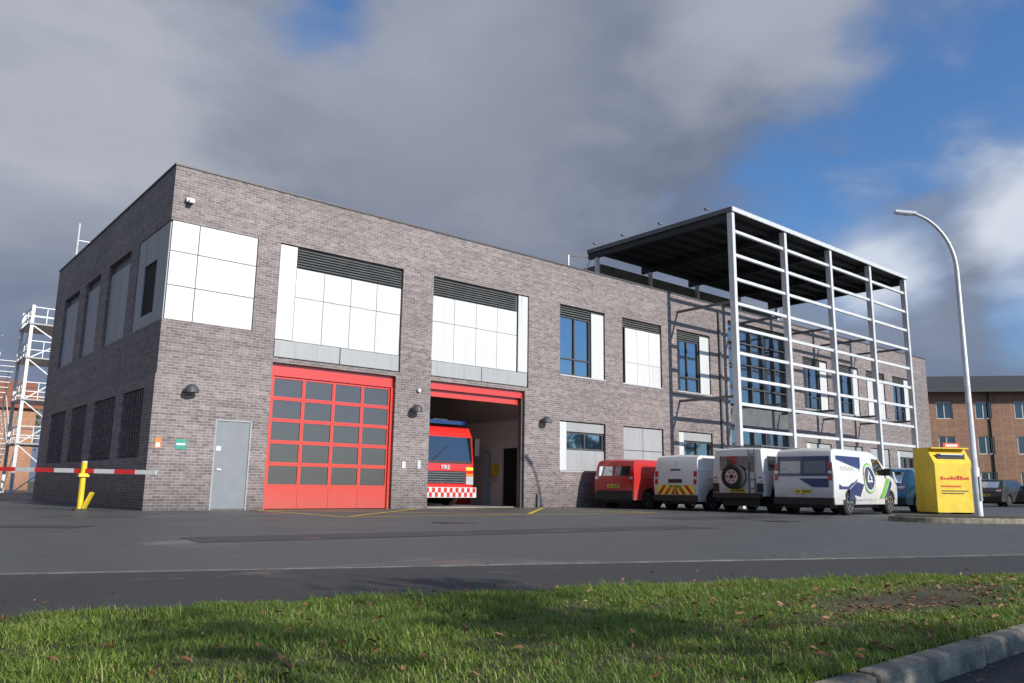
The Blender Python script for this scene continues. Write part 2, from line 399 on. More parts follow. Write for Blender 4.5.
# ------------------------------------------------------------------ fire station
FS=empty('fire_station')
H=8.85; XE=45.1; YB=14.3
UZ0,UZ1=4.75,7.36; LZ0,LZ1=1.3,3.07
units=[(13.82,16.2,'gw'),(17.2,19.6,'pp'),(20.6,22.9,'gw'),(30.6,33.0,'gw'),(33.9,36.3,'gw'),(37.2,39.4,'pp'),(40.4,42.6,'gw')]
holes=[(0,2.34,UZ0,UZ1),(2.98,7.05,4.1,7.38),(8.2,12.3,4.1,7.38),(2.98,6.92,0,3.97),(8.2,12.15,0,3.97),(24.3,29.2,.0,8.3)]
for a,b_,t in units: holes+=[(a,b_,UZ0,UZ1),(a,b_,LZ0,LZ1)]
mb=MB()
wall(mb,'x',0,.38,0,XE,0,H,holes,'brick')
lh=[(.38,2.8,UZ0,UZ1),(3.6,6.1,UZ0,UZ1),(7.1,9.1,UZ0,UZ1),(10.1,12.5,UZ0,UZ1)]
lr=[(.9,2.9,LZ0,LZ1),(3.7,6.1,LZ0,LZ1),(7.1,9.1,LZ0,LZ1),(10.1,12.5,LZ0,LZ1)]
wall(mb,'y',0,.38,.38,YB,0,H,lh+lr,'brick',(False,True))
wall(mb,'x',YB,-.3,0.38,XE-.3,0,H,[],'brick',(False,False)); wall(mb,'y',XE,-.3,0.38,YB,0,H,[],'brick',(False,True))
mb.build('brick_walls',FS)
mb=MB()
mb.box(.38,XE-.3,.38,YB-.3,8.25,8.4,'roof')
mb.box(-.03,XE+.03,-.03,.41,H,H+.05,'coping'); mb.box(-.03,.41,.41,YB+.03,H,H+.05,'coping'); mb.box(.41,XE+.03,YB-.33,YB+.03,H,H+.05,'coping'); mb.box(XE-.33,XE+.03,.41,YB-.33,H,H+.05,'coping')
mb.build('roof_and_coping',FS)
mb=MB()
wall(mb,'x',-.04,.038,-.04,2.75,0,3.35,[(1.55,2.5,0,2.3)],'brick')
wall(mb,'y',-.04,.038,-.002,.8,0,3.35,[],'brick')
mb.build('brick_plinth',FS)
def clad(mb,x0,x1,z0,z1,xs,zs,y,m='white',gap=.012,t=.04,axis='x'):
    for i in range(len(xs)-1):
        for j in range(len(zs)-1):
            a,b_=xs[i]+gap,xs[i+1]-gap; c,d=zs[j]+gap,zs[j+1]-gap
            if axis=='x': mb.box(a,b_,y,y+t,c,d,m)
            else: mb.box(y,y+t,a,b_,c,d,m)
mb=MB()
mb.box(.10,2.34,.10,2.8,UZ0,UZ1,'louvre')
clad(mb,0,0,0,0,[.045,.75,2.33],[UZ0,5.65,6.55,UZ1],.02,gap=.009)
clad(mb,0,0,0,0,[.065,1.0],[UZ0,UZ1],.02,'panelgrey',axis='y'); clad(mb,0,0,0,0,[1.0,2.1],[UZ0,5.1],.02,'panelgrey',axis='y'); clad(mb,0,0,0,0,[1.0,2.1],[6.5,UZ1],.02,'panelgrey',axis='y'); clad(mb,0,0,0,0,[2.1,2.79],[UZ0,UZ1],.02,'panelgrey',axis='y')  # left return of the white corner panel: its shade is put into the grey
mb.box(.06,.09,1.02,2.08,5.11,6.49,'dark')
for a,b_,c,d in lh[1:]:
    mb.box(.14,.36,a+.002,b_-.002,c,d,'louvre'); w=b_-a
    clad(mb,0,0,0,0,[a+.05,a+w*.45],[c,d-.3],.08,'panelgrey',axis='y'); clad(mb,0,0,0,0,[a+w*.45,b_-.05],[c,d-.3],.08,'panelgrey',axis='y')
for a,b_,c,d in lr:
    mb.box(.12,.36,a+.002,b_-.002,c,d,'brick2')
    for i in range(int((b_-a)/.22)):
        mb.box(.03,.118,a+.05+i*.22,a+.14+i*.22,c+.02,d-.02,'brick2')
def bay(x0,x1,narrow_left):
    mb.box(x0+.002,x1-.002,.13,.36,4.1,7.38,'louvre')
    nw=.55
    if narrow_left: nx0,nx1,wx0,wx1=x0,x0+nw,x0+nw,x1
    else: nx0,nx1,wx0,wx1=x1-.48,x1,x0,x1-.48
    z0=4.12
    clad(mb,0,0,0,0,[nx0+.02,nx1],[z0+.5,7.36],.05)
    w=(wx1-wx0)/4
    clad(mb,0,0,0,0,[wx0+i*w for i in range(4)]+[wx1-.02],[z0+.5,5.9,6.75],.07,gap=.007)
    clad(mb,0,0,0,0,[x0+.02,(x0+x1)/2,x1-.02],[z0,z0+.5],.03,'panelgrey')
    for i in range(7):
        z=6.80+i*.078
        mb.poly([(wx0+.02,.055,z),(wx1-.02,.055,z),(wx1-.02,.12,z+.07),(wx0+.02,.12,z+.07)],'louvre' )
bay(2.98,7.05,True); bay(8.2,12.3,False)
mb.build('cladding_panels',FS,bevel=.004,seg=1)
mb=MB()
x0,x1,zt=2.98,6.92,3.97
mb.box(x0,x1,.14,.18,3.62,zt,'red')
mb.box(x0,x0+.09,.10,.18,0,3.62,'red'); mb.box(x1-.09,x1,.10,.18,0,3.62,'red')
bx0,bx1=x0+.10,x1-.10; rows=5; rb=.62; rh=(3.6-rb)/rows
mb.box(bx0,bx1,.16,.20,.02,rb,'red')
for i in range(1,4): mb.box(bx0+i*(bx1-bx0)/4-.015,bx0+i*(bx1-bx0)/4+.015,.15,.159,.05,rb-.04,'red')
for r in range(rows):
    z=rb+r*rh
    mb.box(bx0,bx1,.155,.20,z,z+.05,'red'); mb.box(bx0,bx1,.155,.20,z+rh-.05,z+rh-.004,'red')
    for i in range(4):
        a=bx0+i*(bx1-bx0)/4; b_=a+(bx1-bx0)/4
        mb.box(a,a+.05,.155,.20,z+.05,z+rh-.05,'red'); mb.box(b_-.05,b_-.003,.155,.20,z+.05,z+rh-.05,'red')
        mb.box(a+.05,b_-.05,.178,.19,z+.05,z+rh-.05,'doorglass')
mb.build('sectional_door',FS)
mb=MB()
x0,x1=8.2,12.15
mb.box(x0,x1,.12,.2,3.72,3.97,'red'); mb.box(x0,x0+.08,.1,.2,0,3.72,'coping'); mb.box(x1-.08,x1,.1,.2,0,3.72,'coping')
mb.box(x0,x1,.25,.36,3.5,3.72,'red')
mb.build('open_sectional_door',FS)
mb=MB()
mb.box(.38,13.1,.381,13.5,.002,.03,'ifloor')
mb.box(13.1,13.25,.381,1.1,.03,4.6,'iwall'); mb.box(13.1,13.25,2.35,13.5,.03,4.6,'iwall'); mb.box(13.1,13.25,1.1,2.35,2.1,4.6,'iwall'); mb.box(13.18,13.24,1.1,2.35,.03,2.1,'dark')
mb.box(.4,13.1,13.5,13.6,.03,4.6,'iwall'); mb.box(.4,13.25,.381,13.6,4.6,4.7,'iwall')
for y in (2,5,8,11): mb.box(.4,13.1,y,y+.2,4.3,4.6,'panelgrey')
mb.box(12.98,13.1,2.6,13.4,.9,1.0,'silver'); mb.box(12.9,13.1,.5,13.4,3.1,3.2,'silver')
mb.box(12.75,13.09,3.0,3.8,.03,1.9,'panelgrey'); mb.box(12.6,13.09,4.2,5.4,.03,1.1,'rstripe'); mb.box(13.04,13.09,.55,.8,1.2,1.6,'rstripe')
mb.box(12.9,13.09,2.5,2.75,1.1,1.5,'yellow'); mb.box(12.7,13.09,5.8,6.6,.03,2.0,'black')
mb.box(7.4,7.6,.39,13.4,.03,4.5,'iwall')
mb.build('appliance_hall_interior',FS)
mb=MB()
def unit(x0,x1,z0,z1,t,upper):
    mb.box(x0+.002,x1-.002,.30,.36,z0,z1,'dark')
    w=x1-x0
    mb.box(x0,x1,-.02,.12,z0-.05,z0-.003,'silver')
    if upper:
        for i in range(4): mb.poly([(x0+.03,.06,z1-.36+i*.09),(x1-.03,.06,z1-.36+i*.09),(x1-.03,.13,z1-.28+i*.09),(x0+.03,.13,z1-.28+i*.09)],'louvre')
        zt=z1-.38
    else: zt=z1-.03
    if t=='gw' and upper:
        xm=x0+w*.70
        clad(mb,0,0,0,0,[xm,x1-.03],[z0,z1-.1],.04)
        fr(x0+.03,xm,z0,zt,2,[.0,.28,1])
    elif t=='gw':
        xm=x0+w*.16
        clad(mb,0,0,0,0,[x0+.03,xm],[z0,zt],.04); clad(mb,0,0,0,0,[xm,x1-.03],[z0,z0+.75],.06,'panelgrey'); clad(mb,0,0,0,0,[xm,x1-.03],[zt-.35,zt],.06,'panelgrey')
        fr(xm,x1-.03,z0+.75,zt-.35,2,[0,1])
    elif upper:
        mb.box(x0+.03,x0+.2,.14,.2,z0,zt,'glass')
        n=[x0+.22+i*(w-.25)/3 for i in range(4)]
        clad(mb,0,0,0,0,n,[z0,z0+.85,zt],.06,gap=.007)
    else:
        clad(mb,0,0,0,0,[x0+.03,x0+w/2,x1-.03],[z0,z0+.85,zt],.06,'panelgrey')
def fr(x0,x1,z0,z1,nx,zr):
    y=.12
    mb.box(x0,x1,y+.05,y+.06,z0,z1,'glass')
    mb.box(x0,x1,y,y+.049,z0,z0+.06,'coping'); mb.box(x0,x1,y,y+.049,z1-.06,z1,'coping')
    for i in range(nx+1):
        x=x0+(x1-x0)*i/nx; x=min(max(x,x0+.03),x1-.03); mb.box(x-.03,x+.03,y-.004,y+.046,z0+.06,z1-.06,'coping')
    for q in zr[1:-1]: mb.box(x0,x1,y-.002,y+.04,z0+(z1-z0)*q-.025,z0+(z1-z0)*q+.025,'coping')
for a,b_,t in units: unit(a,b_,UZ0,UZ1,t,True); unit(a,b_,LZ0,LZ1,t,False)
x0,x1=24.3,29.2
mb.box(x0,x1,.24,.25,0,8.3,'glass')
for i in range(6): 
    x=min(max(x0+(x1-x0)*i/5,x0+.03),x1-.03); mb.box(x-.03,x+.03,.12,.238,0,8.3,'coping')
for z in (.05,1.1,2.3,3.4,4.5,5.3,6.4,7.4,8.25): mb.box(x0,x1,.13,.236,z-.03,z+.03,'coping')
mb.box(x0,x1,.10,.237,3.5,4.4,'louvre')
mb.build('windows',FS)
mb=MB()
mb.box(1.58,2.47,-.015,.03,.03,2.27,'steeldoor'); mb.box(1.55,1.58,-.045,.03,0,2.3,'panelgrey'); mb.box(2.47,2.5,-.045,.03,0,2.3,'panelgrey'); mb.box(1.58,2.47,-.045,.03,2.27,2.3,'panelgrey')
mb.box(1.66,1.78,-.05,-.016,1.0,1.05,'silver'); mb.box(1.62,1.74,-.02,-.0155,1.5,1.62,'white')
mb.build('personnel_door',FS)
for x in (.82,7.6,13.0):
    mb=MB()
    for k in range(5):
        a0=k/5*math.pi/2; a1=(k+1)/5*math.pi/2
        mb.cyl((x,-.2,2.92+.22*math.sin(a0)),(x,-.2,2.92+.22*math.sin(a1)),.17*math.cos(a0)+.01,'coping',16,.17*math.cos(a1)+.01)
    mb.box(x-.03,x+.03,-.2,0,3.02,3.08,'coping')
    mb.build('wall_lamp',FS)
mb=MB()
mb.box(.58,.86,-.052,-.042,1.5,1.75,'signg'); mb.box(.61,.83,-.0545,-.0525,1.6,1.65,'white'); mb.box(.10,.24,-.052,-.042,1.5,1.76,'signo'); mb.box(.12,.22,-.056,-.0525,1.53,1.64,'white')
mb.box(.3,.5,-.12,-.002,7.9,8.0,'white'); mb.box(.35,.48,-.22,-.12,7.86,7.94,'white')
mb.box(7.25,7.37,-.02,-.002,1.2,1.4,'white'); mb.box(7.8,7.92,-.02,-.002,1.2,1.45,'silver')
mb.cyl((7.75,-.08,3.6),(7.75,-.02,3.6),.06,'white'); mb.box(23.5,23.62,-.1,-.02,.1,8.5,'louvre')
for x in (12.7,19.95,30.0): mb.box(x,x+.09,-.09,-.004,.05,.45,'louvre')
mb.build('signs_and_fixtures',FS)
mb=MB()
wall(mb,'x',5,.2,21.3,36,8.4,11.4,[],'brick2'); wall(mb,'y',21.3,.2,5.2,11,8.4,11.4,[],'brick2',(False,True)); mb.box(21.5,36,5.2,11,11.2,11.38,'roof')
mb.box(36,36.2,5,11,8.4,11.4,'louvre'); mb.box(21.5,36,10.9,11,8.4,11.2,'louvre')
for i in range(8): mb.box(22+i*1.7,23.4+i*1.7,4.95,4.998,9.2,10.9,'louvre')
mb.build('rooftop_plant_room',FS)
mb=MB()
fx0,fx1,fy,ft=20.7,36.2,-2.8,11.8
xs=[fx0+i*(fx1-fx0)/4 for i in range(5)]
for x in xs: mb.box(x-.09,x+.09,fy-.12,fy+.12,0,ft,'framew')
nr=9
for i in range(nr):
    z=3.0+i*(ft-.75-3.0)/(nr-1)
    for a,b_ in zip(xs[:-1],xs[1:]):
        mb.box(a+.092,b_-.092,fy-.05,fy+.05,z-.06,z+.06,'framew')
        mb.box(a+.092,b_-.092,fy+.052,fy+.15,z-.01,z+.01,'framew')
for x in xs:
    for z in (4.3,8.1): mb.bar((x,fy+.12,z),(x,.0,z),.08,.1,'louvre')
mb.box(fx0-.15,fx1+.15,fy-.2,fy-.14,ft+.002,ft+.19,'galv')
mb.build('entrance_frame',FS)
mb=MB()
cy1=5.2
mb.box(fx0-.1,fx1+.1,fy-.13,cy1,ft+.10,ft+.16,'deck')
mb.box(fx0-.16,fx0-.1,fy-.13,cy1,ft+.003,ft+.19,'louvre'); mb.box(fx1+.1,fx1+.16,fy-.13,cy1,ft+.003,ft+.19,'galv')
for x in xs: mb.box(x-.08,x+.08,fy+.14,cy1,ft-.28,ft+.097,'deck')
y=fy+.5
while y<cy1:
    for a,b_ in zip(xs[:-1],xs[1:]): mb.box(a+.085,b_-.085,y,y+.09,ft-.1,ft+.095,'deck')
    y+=.85
for x in xs: mb.box(x-.08,x+.08,4.6,4.76,8.4,ft-.285,'galv')
for i,y in enumerate((-1.5,1.0,3.2,5.0)): mb.cyl((fx0+.2,y,ft+.16),(fx0+.2,y,ft+.6),.02,'louvre',8); mb.box(fx0+.1,fx0+.32,y-.05,y+.05,ft+.5,ft+.57,'louvre')
mb.cyl((24,3,ft+.16),(24,3,ft+1.1),.03,'galv',8)
for q in (0,.6,1.2): mb.bar((fx0-1.6,5,8.4+q*2),(fx0-.17,5,8.4+q*2),.05,.05,'galv')
mb.cyl((fx0-1.6,5,8.4),(fx0-1.6,5,11.4),.05,'galv',8); mb.bar((fx0-1.6,5,11.4),(fx0-.17,5,11.6),.05,.08,'louvre'); mb.bar((fx0-1.6,5,8.5),(fx0-.17,5,11.4),.04,.04,'galv')
mb.build('entrance_canopy',FS)
mb=MB(); mb.cyl((.45,14.0,8.4),(.45,14.0,10.9),.04,'galv',8); mb.bar((.45,14,10.2),(.9,14,10.2),.03,.03,'galv'); mb.build('roof_antenna',FS)

# ------------------------------------------------------------------ drill tower
T=empty('training_tower',(2.95,30.9,0)); mb=MB(); s=1.5; Ht=10.3
for x in (-s,s):
    for y in (-s,s): mb.box(x-.08,x+.08,y-.08,y+.08,0,Ht,'galv')
for z in (2.6,5.0,7.3,9.2):
    mb.box(-s-.15,s+.15,-s-.15,s+.15,z,z+.08,'panelgrey')
    for q in (.5,1.0):
        for a,b_ in (((-s,-s),(s,-s)),((-s,s),(s,s)),((-s,-s),(-s,s)),((s,-s),(s,s))): mb.bar((*a,z+q),(*b_,z+q),.05,.05,'galv')
    for x in (-.8,0,.8): mb.bar((x,-s,z),(x,-s,z+1),.04,.04,'galv'); mb.bar((-s,x,z),(-s,x,z+1),.04,.04,'galv')
pz=0
for i,z in enumerate((2.6,5.0,7.3,9.2)):
    mb.bar((-s,-s,pz),(s,-s,z),.06,.06,'galv'); mb.bar((-s,s,pz),(-s,-s,z),.06,.06,'galv'); mb.bar((s,-s,pz),(-s,-s,z),.06,.06,'galv')
    sx=(-s-1.3,-s-.5)
    if i<3:
        for k in range(9): mb.box(sx[0],sx[1],-s+(k if i%2 else 8-k)*.36,-s+.25+(k if i%2 else 8-k)*.36,pz+(z-pz)*k/9,pz+(z-pz)*k/9+.04,'galv')
        for x in sx: mb.bar((x,-s if i%2 else s,pz+.1),(x,s if i%2 else -s,z+.1),.05,.2,'galv'); mb.bar((x,-s if i%2 else s,pz+1.1),(x,s if i%2 else -s,z+1.1),.05,.05,'galv')
    pz=z
for y in (-s,s): mb.box(-s-1.4,-s-1.3,y-.05,y+.05,0,7.5,'galv')
mb.build('steel_lattice',T)

# ------------------------------------------------------------------ background buildings
B=empty('brick_apartment_block',(19.36,-43.2,0),math.radians(40)); mb=MB()
bh=[]
for y in np.arange(-27,13,3.1):
    for z in (1.0,4.0,7.0): bh.append((float(y)+.6,float(y)+1.9,z,z+1.5))
wall(mb,'y',69,.25,-30,14,0,9.6,bh,'bbrick'); wall(mb,'x',-30,.25,69.25,82,0,9.6,[],'bbrick',(False,True)); wall(mb,'x',14,-.25,69.25,82,0,9.6,[],'bbrick',(False,True)); wall(mb,'y',82,-.25,-29.7,13.7,0,9.6,[],'bbrick',(False,False))
for a,b_,c,d in bh:
    mb.box(69.15,69.2,a,b_,c,d,'carglass'); mb.box(69.1,69.148,a,b_,c,c+.08,'white'); mb.box(69.1,69.148,a,b_,d-.08,d,'white')
    for q in (a,(a+b_)/2-.04,b_-.08): mb.box(69.09,69.147,q,q+.08,c+.08,d-.08,'white')
for y in (-20,-7.6,4.8): mb.cyl((68.93,y,0),(68.93,y,9.5),.06,'black',8)
mb.build('walls_and_windows',B)
mb=MB()
mb.poly([(68.2,-30.6,9.5),(68.2,14.6,9.5),(75.5,14.6,11.6),(75.5,-30.6,11.6)],'tile'); mb.poly([(82.6,-30.6,9.5),(75.5,-30.6,11.6),(75.5,14.6,11.6),(82.6,14.6,9.5)],'tile')
mb.box(68.1,68.2,-30.6,14.6,9.25,9.52,'coping')
mb.poly([(69,14.0,9.6),(82,14.0,9.6),(75.5,14.0,11.5)],'bbrick')
mb.build('roof',B)
B=empty('brick_house'); mb=MB()
bh=[(x,x+1.1,z,z+1.2) for x in (-13,-9.5,-6,-2.5,1) for z in (1,3.7)]
wall(mb,'x',47,.25,-16,5,0,6,bh,'obrick'); wall(mb,'y',5,-.25,47.25,56,0,6,[],'obrick',(False,True)); wall(mb,'y',-16,.25,47.25,56,0,6,[],'obrick',(False,True)); wall(mb,'x',56,-.25,-15.7,4.7,0,6,[],'obrick',(False,False))
for a,b_,c,d in bh: mb.box(a,b_,47.1,47.15,c,d,'carglass'); mb.box((a+b_)/2-.04,(a+b_)/2+.04,47.04,47.098,c,d,'white'); mb.box(a,b_,47.04,47.097,c,c+.08,'white')
mb.build('walls_and_windows',B)
mb=MB(); mb.poly([(-16.4,46.6,5.9),(5.4,46.6,5.9),(5.4,51.5,8.4),(-16.4,51.5,8.4)],'otile'); mb.poly([(-16.4,56.4,5.9),(-16.4,51.5,8.4),(5.4,51.5,8.4),(5.4,56.4,5.9)],'otile')
mb.poly([(5,47,6),(5,56,6),(5,51.5,8.3)],'obrick'); mb.build('roof',B)

m,nt,b,out=nt_new('tree_foliage'); gg=N(nt,'ShaderNodeNewGeometry'); cr=N(nt,'ShaderNodeValToRGB'); nt.links.new(gg.outputs['Random Per Island'],cr.inputs[0])
cr.color_ramp.elements[0].color=(.025,.045,.012,1); cr.color_ramp.elements[1].color=(.13,.12,.03,1)
nt.links.new(cr.outputs[0],b.inputs['Base Color']); b.inputs['Roughness'].default_value=.7; M['foliage']=m
def tree_mass(name,centres,nleaf,size):
    g=MB(); k=g.mi('foliage')
    for cx,cy,r,h in centres:
        tw=max(.06,r*.06)
        g.cyl((cx,cy,0),(cx,cy,h*.6),tw,'bark',8,tw*.4)
        for i in range(6):
            a=i*1.05; g.cyl((cx,cy,h*(.35+.04*i)),(cx+math.cos(a)*r*.6,cy+math.sin(a)*r*.6,h*.72),tw*.4,'bark',6,.015)
        cl=[(Vector((random.gauss(0,.45)*r,random.gauss(0,.45)*r,h*random.uniform(.45,.95))),random.uniform(.25,.5)*r) for _ in range(14)]
        for i in range(nleaf):
            c,rr=random.choice(cl); p=c+Vector((random.gauss(0,.45),random.gauss(0,.45),random.gauss(0,.35)))*rr+Vector((cx,cy,0))
            a=Vector((random.gauss(0,1),random.gauss(0,1),random.gauss(0,1))).normalized(); bb=a.orthogonal().normalized(); s_=size*random.uniform(.6,1.3)
            o=len(g.v); g.v+=[tuple(p-a*s_),tuple(p+bb*s_*.6),tuple(p+a*s_),tuple(p-bb*s_*.6)]; g.f.append([o,o+1,o+2,o+3]); g.m.append(k)
    g.build(name)
tree_mass('distant_trees',[(-22+i*5.5+random.uniform(-1,1),64+random.uniform(-3,3),3.2,random.uniform(7,10)) for i in range(6)]+[(64,-36-i*6,3.2,random.uniform(6,9)) for i in range(4)],1800,.22)
# unseen tree added behind the camera to throw dappled shade on the verge
tree_mass('unseen_shade_tree',[(-1.2,-26.2,1.3,5.6)],2600,.06)
g=MB(); k=g.mi('foliage')
g.box(59.3,60.3,-24,6,0,.9,'soil')
for i in range(9000):
    p=Vector((random.uniform(59.1,60.5),random.uniform(-24.1,6.1),random.uniform(.1,1.15))); a=Vector((random.gauss(0,1),random.gauss(0,1),random.gauss(0,1))).normalized(); bb=a.orthogonal()*.7; s_=.1
    o=len(g.v); g.v+=[tuple(p-a*s_),tuple(p+bb*s_),tuple(p+a*s_),tuple(p-bb*s_)]; g.f.append([o,o+1,o+2,o+3]); g.m.append(k)
g.build('hedge')

# ------------------------------------------------------------------ vehicles
def arc(cx,r,z0):
    th=math.asin(min(.95,max(-.95,(z0-r[1])/r[0]))); R,cz=r
    return [(cx+R*math.cos(t),cz+R*math.sin(t)) for t in np.linspace(math.pi-th,th,9)]
class Veh:
    def __init__(s,name,loc,rz,L,W,Hh,upper,rearpts,cxr,cxf,wr,belt,inset,paintm,sill=.3,bev=.06):
        s.e=empty(name,loc,rz); s.L,s.W,s.H,s.belt,s.inset=L,W,Hh,belt,inset; s.rp=rearpts
        prof=[(rearpts[-1][0]+.03,sill)]+arc(cxr,(wr+.055,wr),sill)+arc(cxf,(wr+.055,wr),sill)+upper+rearpts
        bm=bmesh.new(); vs=[bm.verts.new((x,-W/2,z)) for x,z in prof]; fc=bm.faces.new(vs)
        ex=bmesh.ops.extrude_face_region(bm,geom=[fc]); nv=[q for q in ex['geom'] if isinstance(q,bmesh.types.BMVert)]
        bmesh.ops.translate(bm,verts=nv,vec=(0,W,0))
        for co,no in [((0,0,belt),(0,0,1)),((0,0,.45),(0,0,1)),((.25,0,0),(1,0,0)),((L-.8,0,0),(1,0,0)),((L-.4,0,0),(1,0,0)),((0,0,0),(0,1,0))]:
            bmesh.ops.bisect_plane(bm,geom=bm.verts[:]+bm.edges[:]+bm.faces[:],plane_co=co,plane_no=no,dist=1e-4)
        for v in bm.verts:
            sg=1 if v.co.y>1e-3 else (-1 if v.co.y<-1e-3 else 0); x,z=v.co.x,v.co.z
            v.co.y=sg*s.hw(x,z)
            if sg==0:
                if z>Hh-.3: v.co.z+=.03
                if x<.3 and z<Hh-.3 and z>.35: v.co.x-=.03
                if x>L-.3: v.co.x+=.05
        bmesh.ops.recalc_face_normals(bm,faces=bm.faces)
        me=bpy.data.meshes.new('body'); bm.to_mesh(me); bm.free(); me.materials.append(M[paintm])
        me.polygons.foreach_set('use_smooth',[True]*len(me.polygons))
        o=bpy.data.objects.new('body',me); S.collection.objects.link(o); o.parent=s.e
        md=o.modifiers.new('b','BEVEL'); md.width=bev; md.segments=4; md.limit_method='ANGLE'; md.angle_limit=math.radians(24); md.harden_normals=True
        s.mb=MB()
        s.mb.box(.15,L-.2,-W/2+.26,W/2-.26,.2,belt-.1,'black')
        for cx in (cxr,cxf):
            for sg in (-1,1): s.wheel(cx,sg,wr)
            for sg in (-1,1):
                R0,R1=wr+.05,wr+.085
                for q in range(10):
                    t0=math.pi*q/10; t1=math.pi*(q+1)/10; pts=[(cx+math.cos(t)*R_,wr+math.sin(t)*R_) for t,R_ in ((t0,R0),(t1,R0),(t1,R1),(t0,R1))]
                    s.mb.poly([(x,sg*(s.hw(x,z)+.006),z) for x,z in pts],'black')
    def hw(s,x,z):
        h=s.W/2
        if z>s.belt: h*=1-s.inset*(z-s.belt)/(s.H-s.belt)
        if z<.45: h*=.975
        if x<.25: h*=1-.03*(1-x/.25)
        if x>s.L-.8: h*=1-.13*(min(1.1,(x-s.L+.8)/.8))**1.5
        return h
    def wheel(s,cx,sg,r):
        y0=sg*(s.W/2-.24); y1=sg*(s.W/2-.03); m=s.mb
        m.cyl((cx,y0,r),(cx,y1-sg*.03,r),r,'rubber',28); m.cyl((cx,y1-sg*.03,r),(cx,y1,r),r,'rubber',28,r*.9)
        m.cyl((cx,y1,r),(cx,y1+sg*.004,r),r*.66,'black',24)
        for k in range(5):
            a=k*2*math.pi/5+.3; m.poly([(cx+math.cos(a+q)*rr,y1+sg*.012,r+math.sin(a+q)*rr) for q,rr in ((-.5,r*.12),(-.16,r*.62),(.16,r*.62),(.5,r*.12))],'alloy')
        for k in range(24):
            a=k*2*math.pi/24;b_=(k+1)*2*math.pi/24
            m.poly([(cx+math.cos(t)*q,y1+sg*.014,r+math.sin(t)*q) for t,q in ((a,r*.6),(b_,r*.6),(b_,r*.68),(a,r*.68))],'alloy')
    def side(s,pts,m,off=.008,both=True):
        for sg in ((-1,1) if both else (-1,)):
            s.mb.poly([(x,sg*(s.hw(x,z)+off),z) for x,z in pts],m)
    def rx(s,z):
        P=sorted(s.rp,key=lambda p:p[1]); return float(np.interp(z,[p[1] for p in P],[p[0] for p in P]))
    def rear(s,pts,m,off=.010):
        def bow(y): return -.03*(1-abs(y)/(s.W/2))
        P=[]
        n=len(pts)
        for i in range(n):
            (y0,z0),(y1,z1)=pts[i],pts[(i+1)%n]
            P.append((s.rx(z0)+bow(y0)-off,y0,z0))
            if y0*y1<-1e-6:
                t=y0/(y0-y1); z=z0+(z1-z0)*t; P.append((s.rx(z)+bow(0)-off,0,z))
        for sg in (-1,1):
            Q=[p for p in P if p[1]*sg>=-1e-9]
            if len(Q)>2: s.mb.poly(Q,m)
    def rrect(s,y0,y1,z0,z1,m,off=.010): s.rear([(y0,z0),(y1,z0),(y1,z1),(y0,z1)],m,off)
    def ws(s,b,t,m='carglass'):
        (xb,zb),(xt,zt)=b,t; hb=s.hw(xb,zb)-.1; h2=s.hw(xt,zt)-.1; d=Vector((zt-zb,0,xb-xt)).normalized()*.012
        for sg in (-1,1): s.mb.poly([(xb+d.x+.02,0,zb+d.z+.02),(xb+d.x,sg*hb,zb+d.z+.005),(xt+d.x,sg*h2,zt+d.z+.005),(xt+d.x+.02,0,zt+d.z+.035)],m)
    def common(s,plate_z=.75,lights=(.72,1.15),bumper=True,lw=.12,lm='tail'):
        W=s.W
        if bumper: s.mb.box(-.07,.1,-W/2+.05,W/2-.05,.30,.5,'black')
        s.mb.box(s.L-.12,s.L+.07,-W/2+.2,W/2-.2,.28,.45,'black')
        zm=(lights[0]+lights[1])/2
        for sg in (-1,1):
            y1=sg*(W/2-.05*W/2-.03)
            s.rrect(min(y1,y1-sg*lw),max(y1,y1-sg*lw),*lights,lm,.014)
            s.rrect(min(y1,y1-sg*lw),max(y1,y1-sg*lw),zm-.05,zm+.02,'headl',.017)
            s.mb.box(s.L-.25,s.L-.03,min(sg*(W/2-.32),sg*(W/2-.14)),max(sg*(W/2-.32),sg*(W/2-.14)),.68,.85,'headl')
        s.rrect(-.27,.27,plate_z,plate_z+.11,'plate',.018)
        for k in range(7):
            if k==4: continue
            s.rrect(-.235+k*.066,-.192+k*.066,plate_z+.025,plate_z+.085,'black',.021)
    def mirror(s,x,z):
        for sg in (-1,1): s.mb.box(x,x+.12,min(sg*(s.W/2-.02),sg*(s.W/2+.18)),max(sg*(s.W/2-.02),sg*(s.W/2+.18)),z,z+.22,'black')
    def done(s): s.mb.build('trim_and_wheels',s.e)
    def seam(s,x,z0,z1,w=.010): s.side([(x,z0),(x+w,z0),(x+w,z1),(x,z1)],'black',.006)

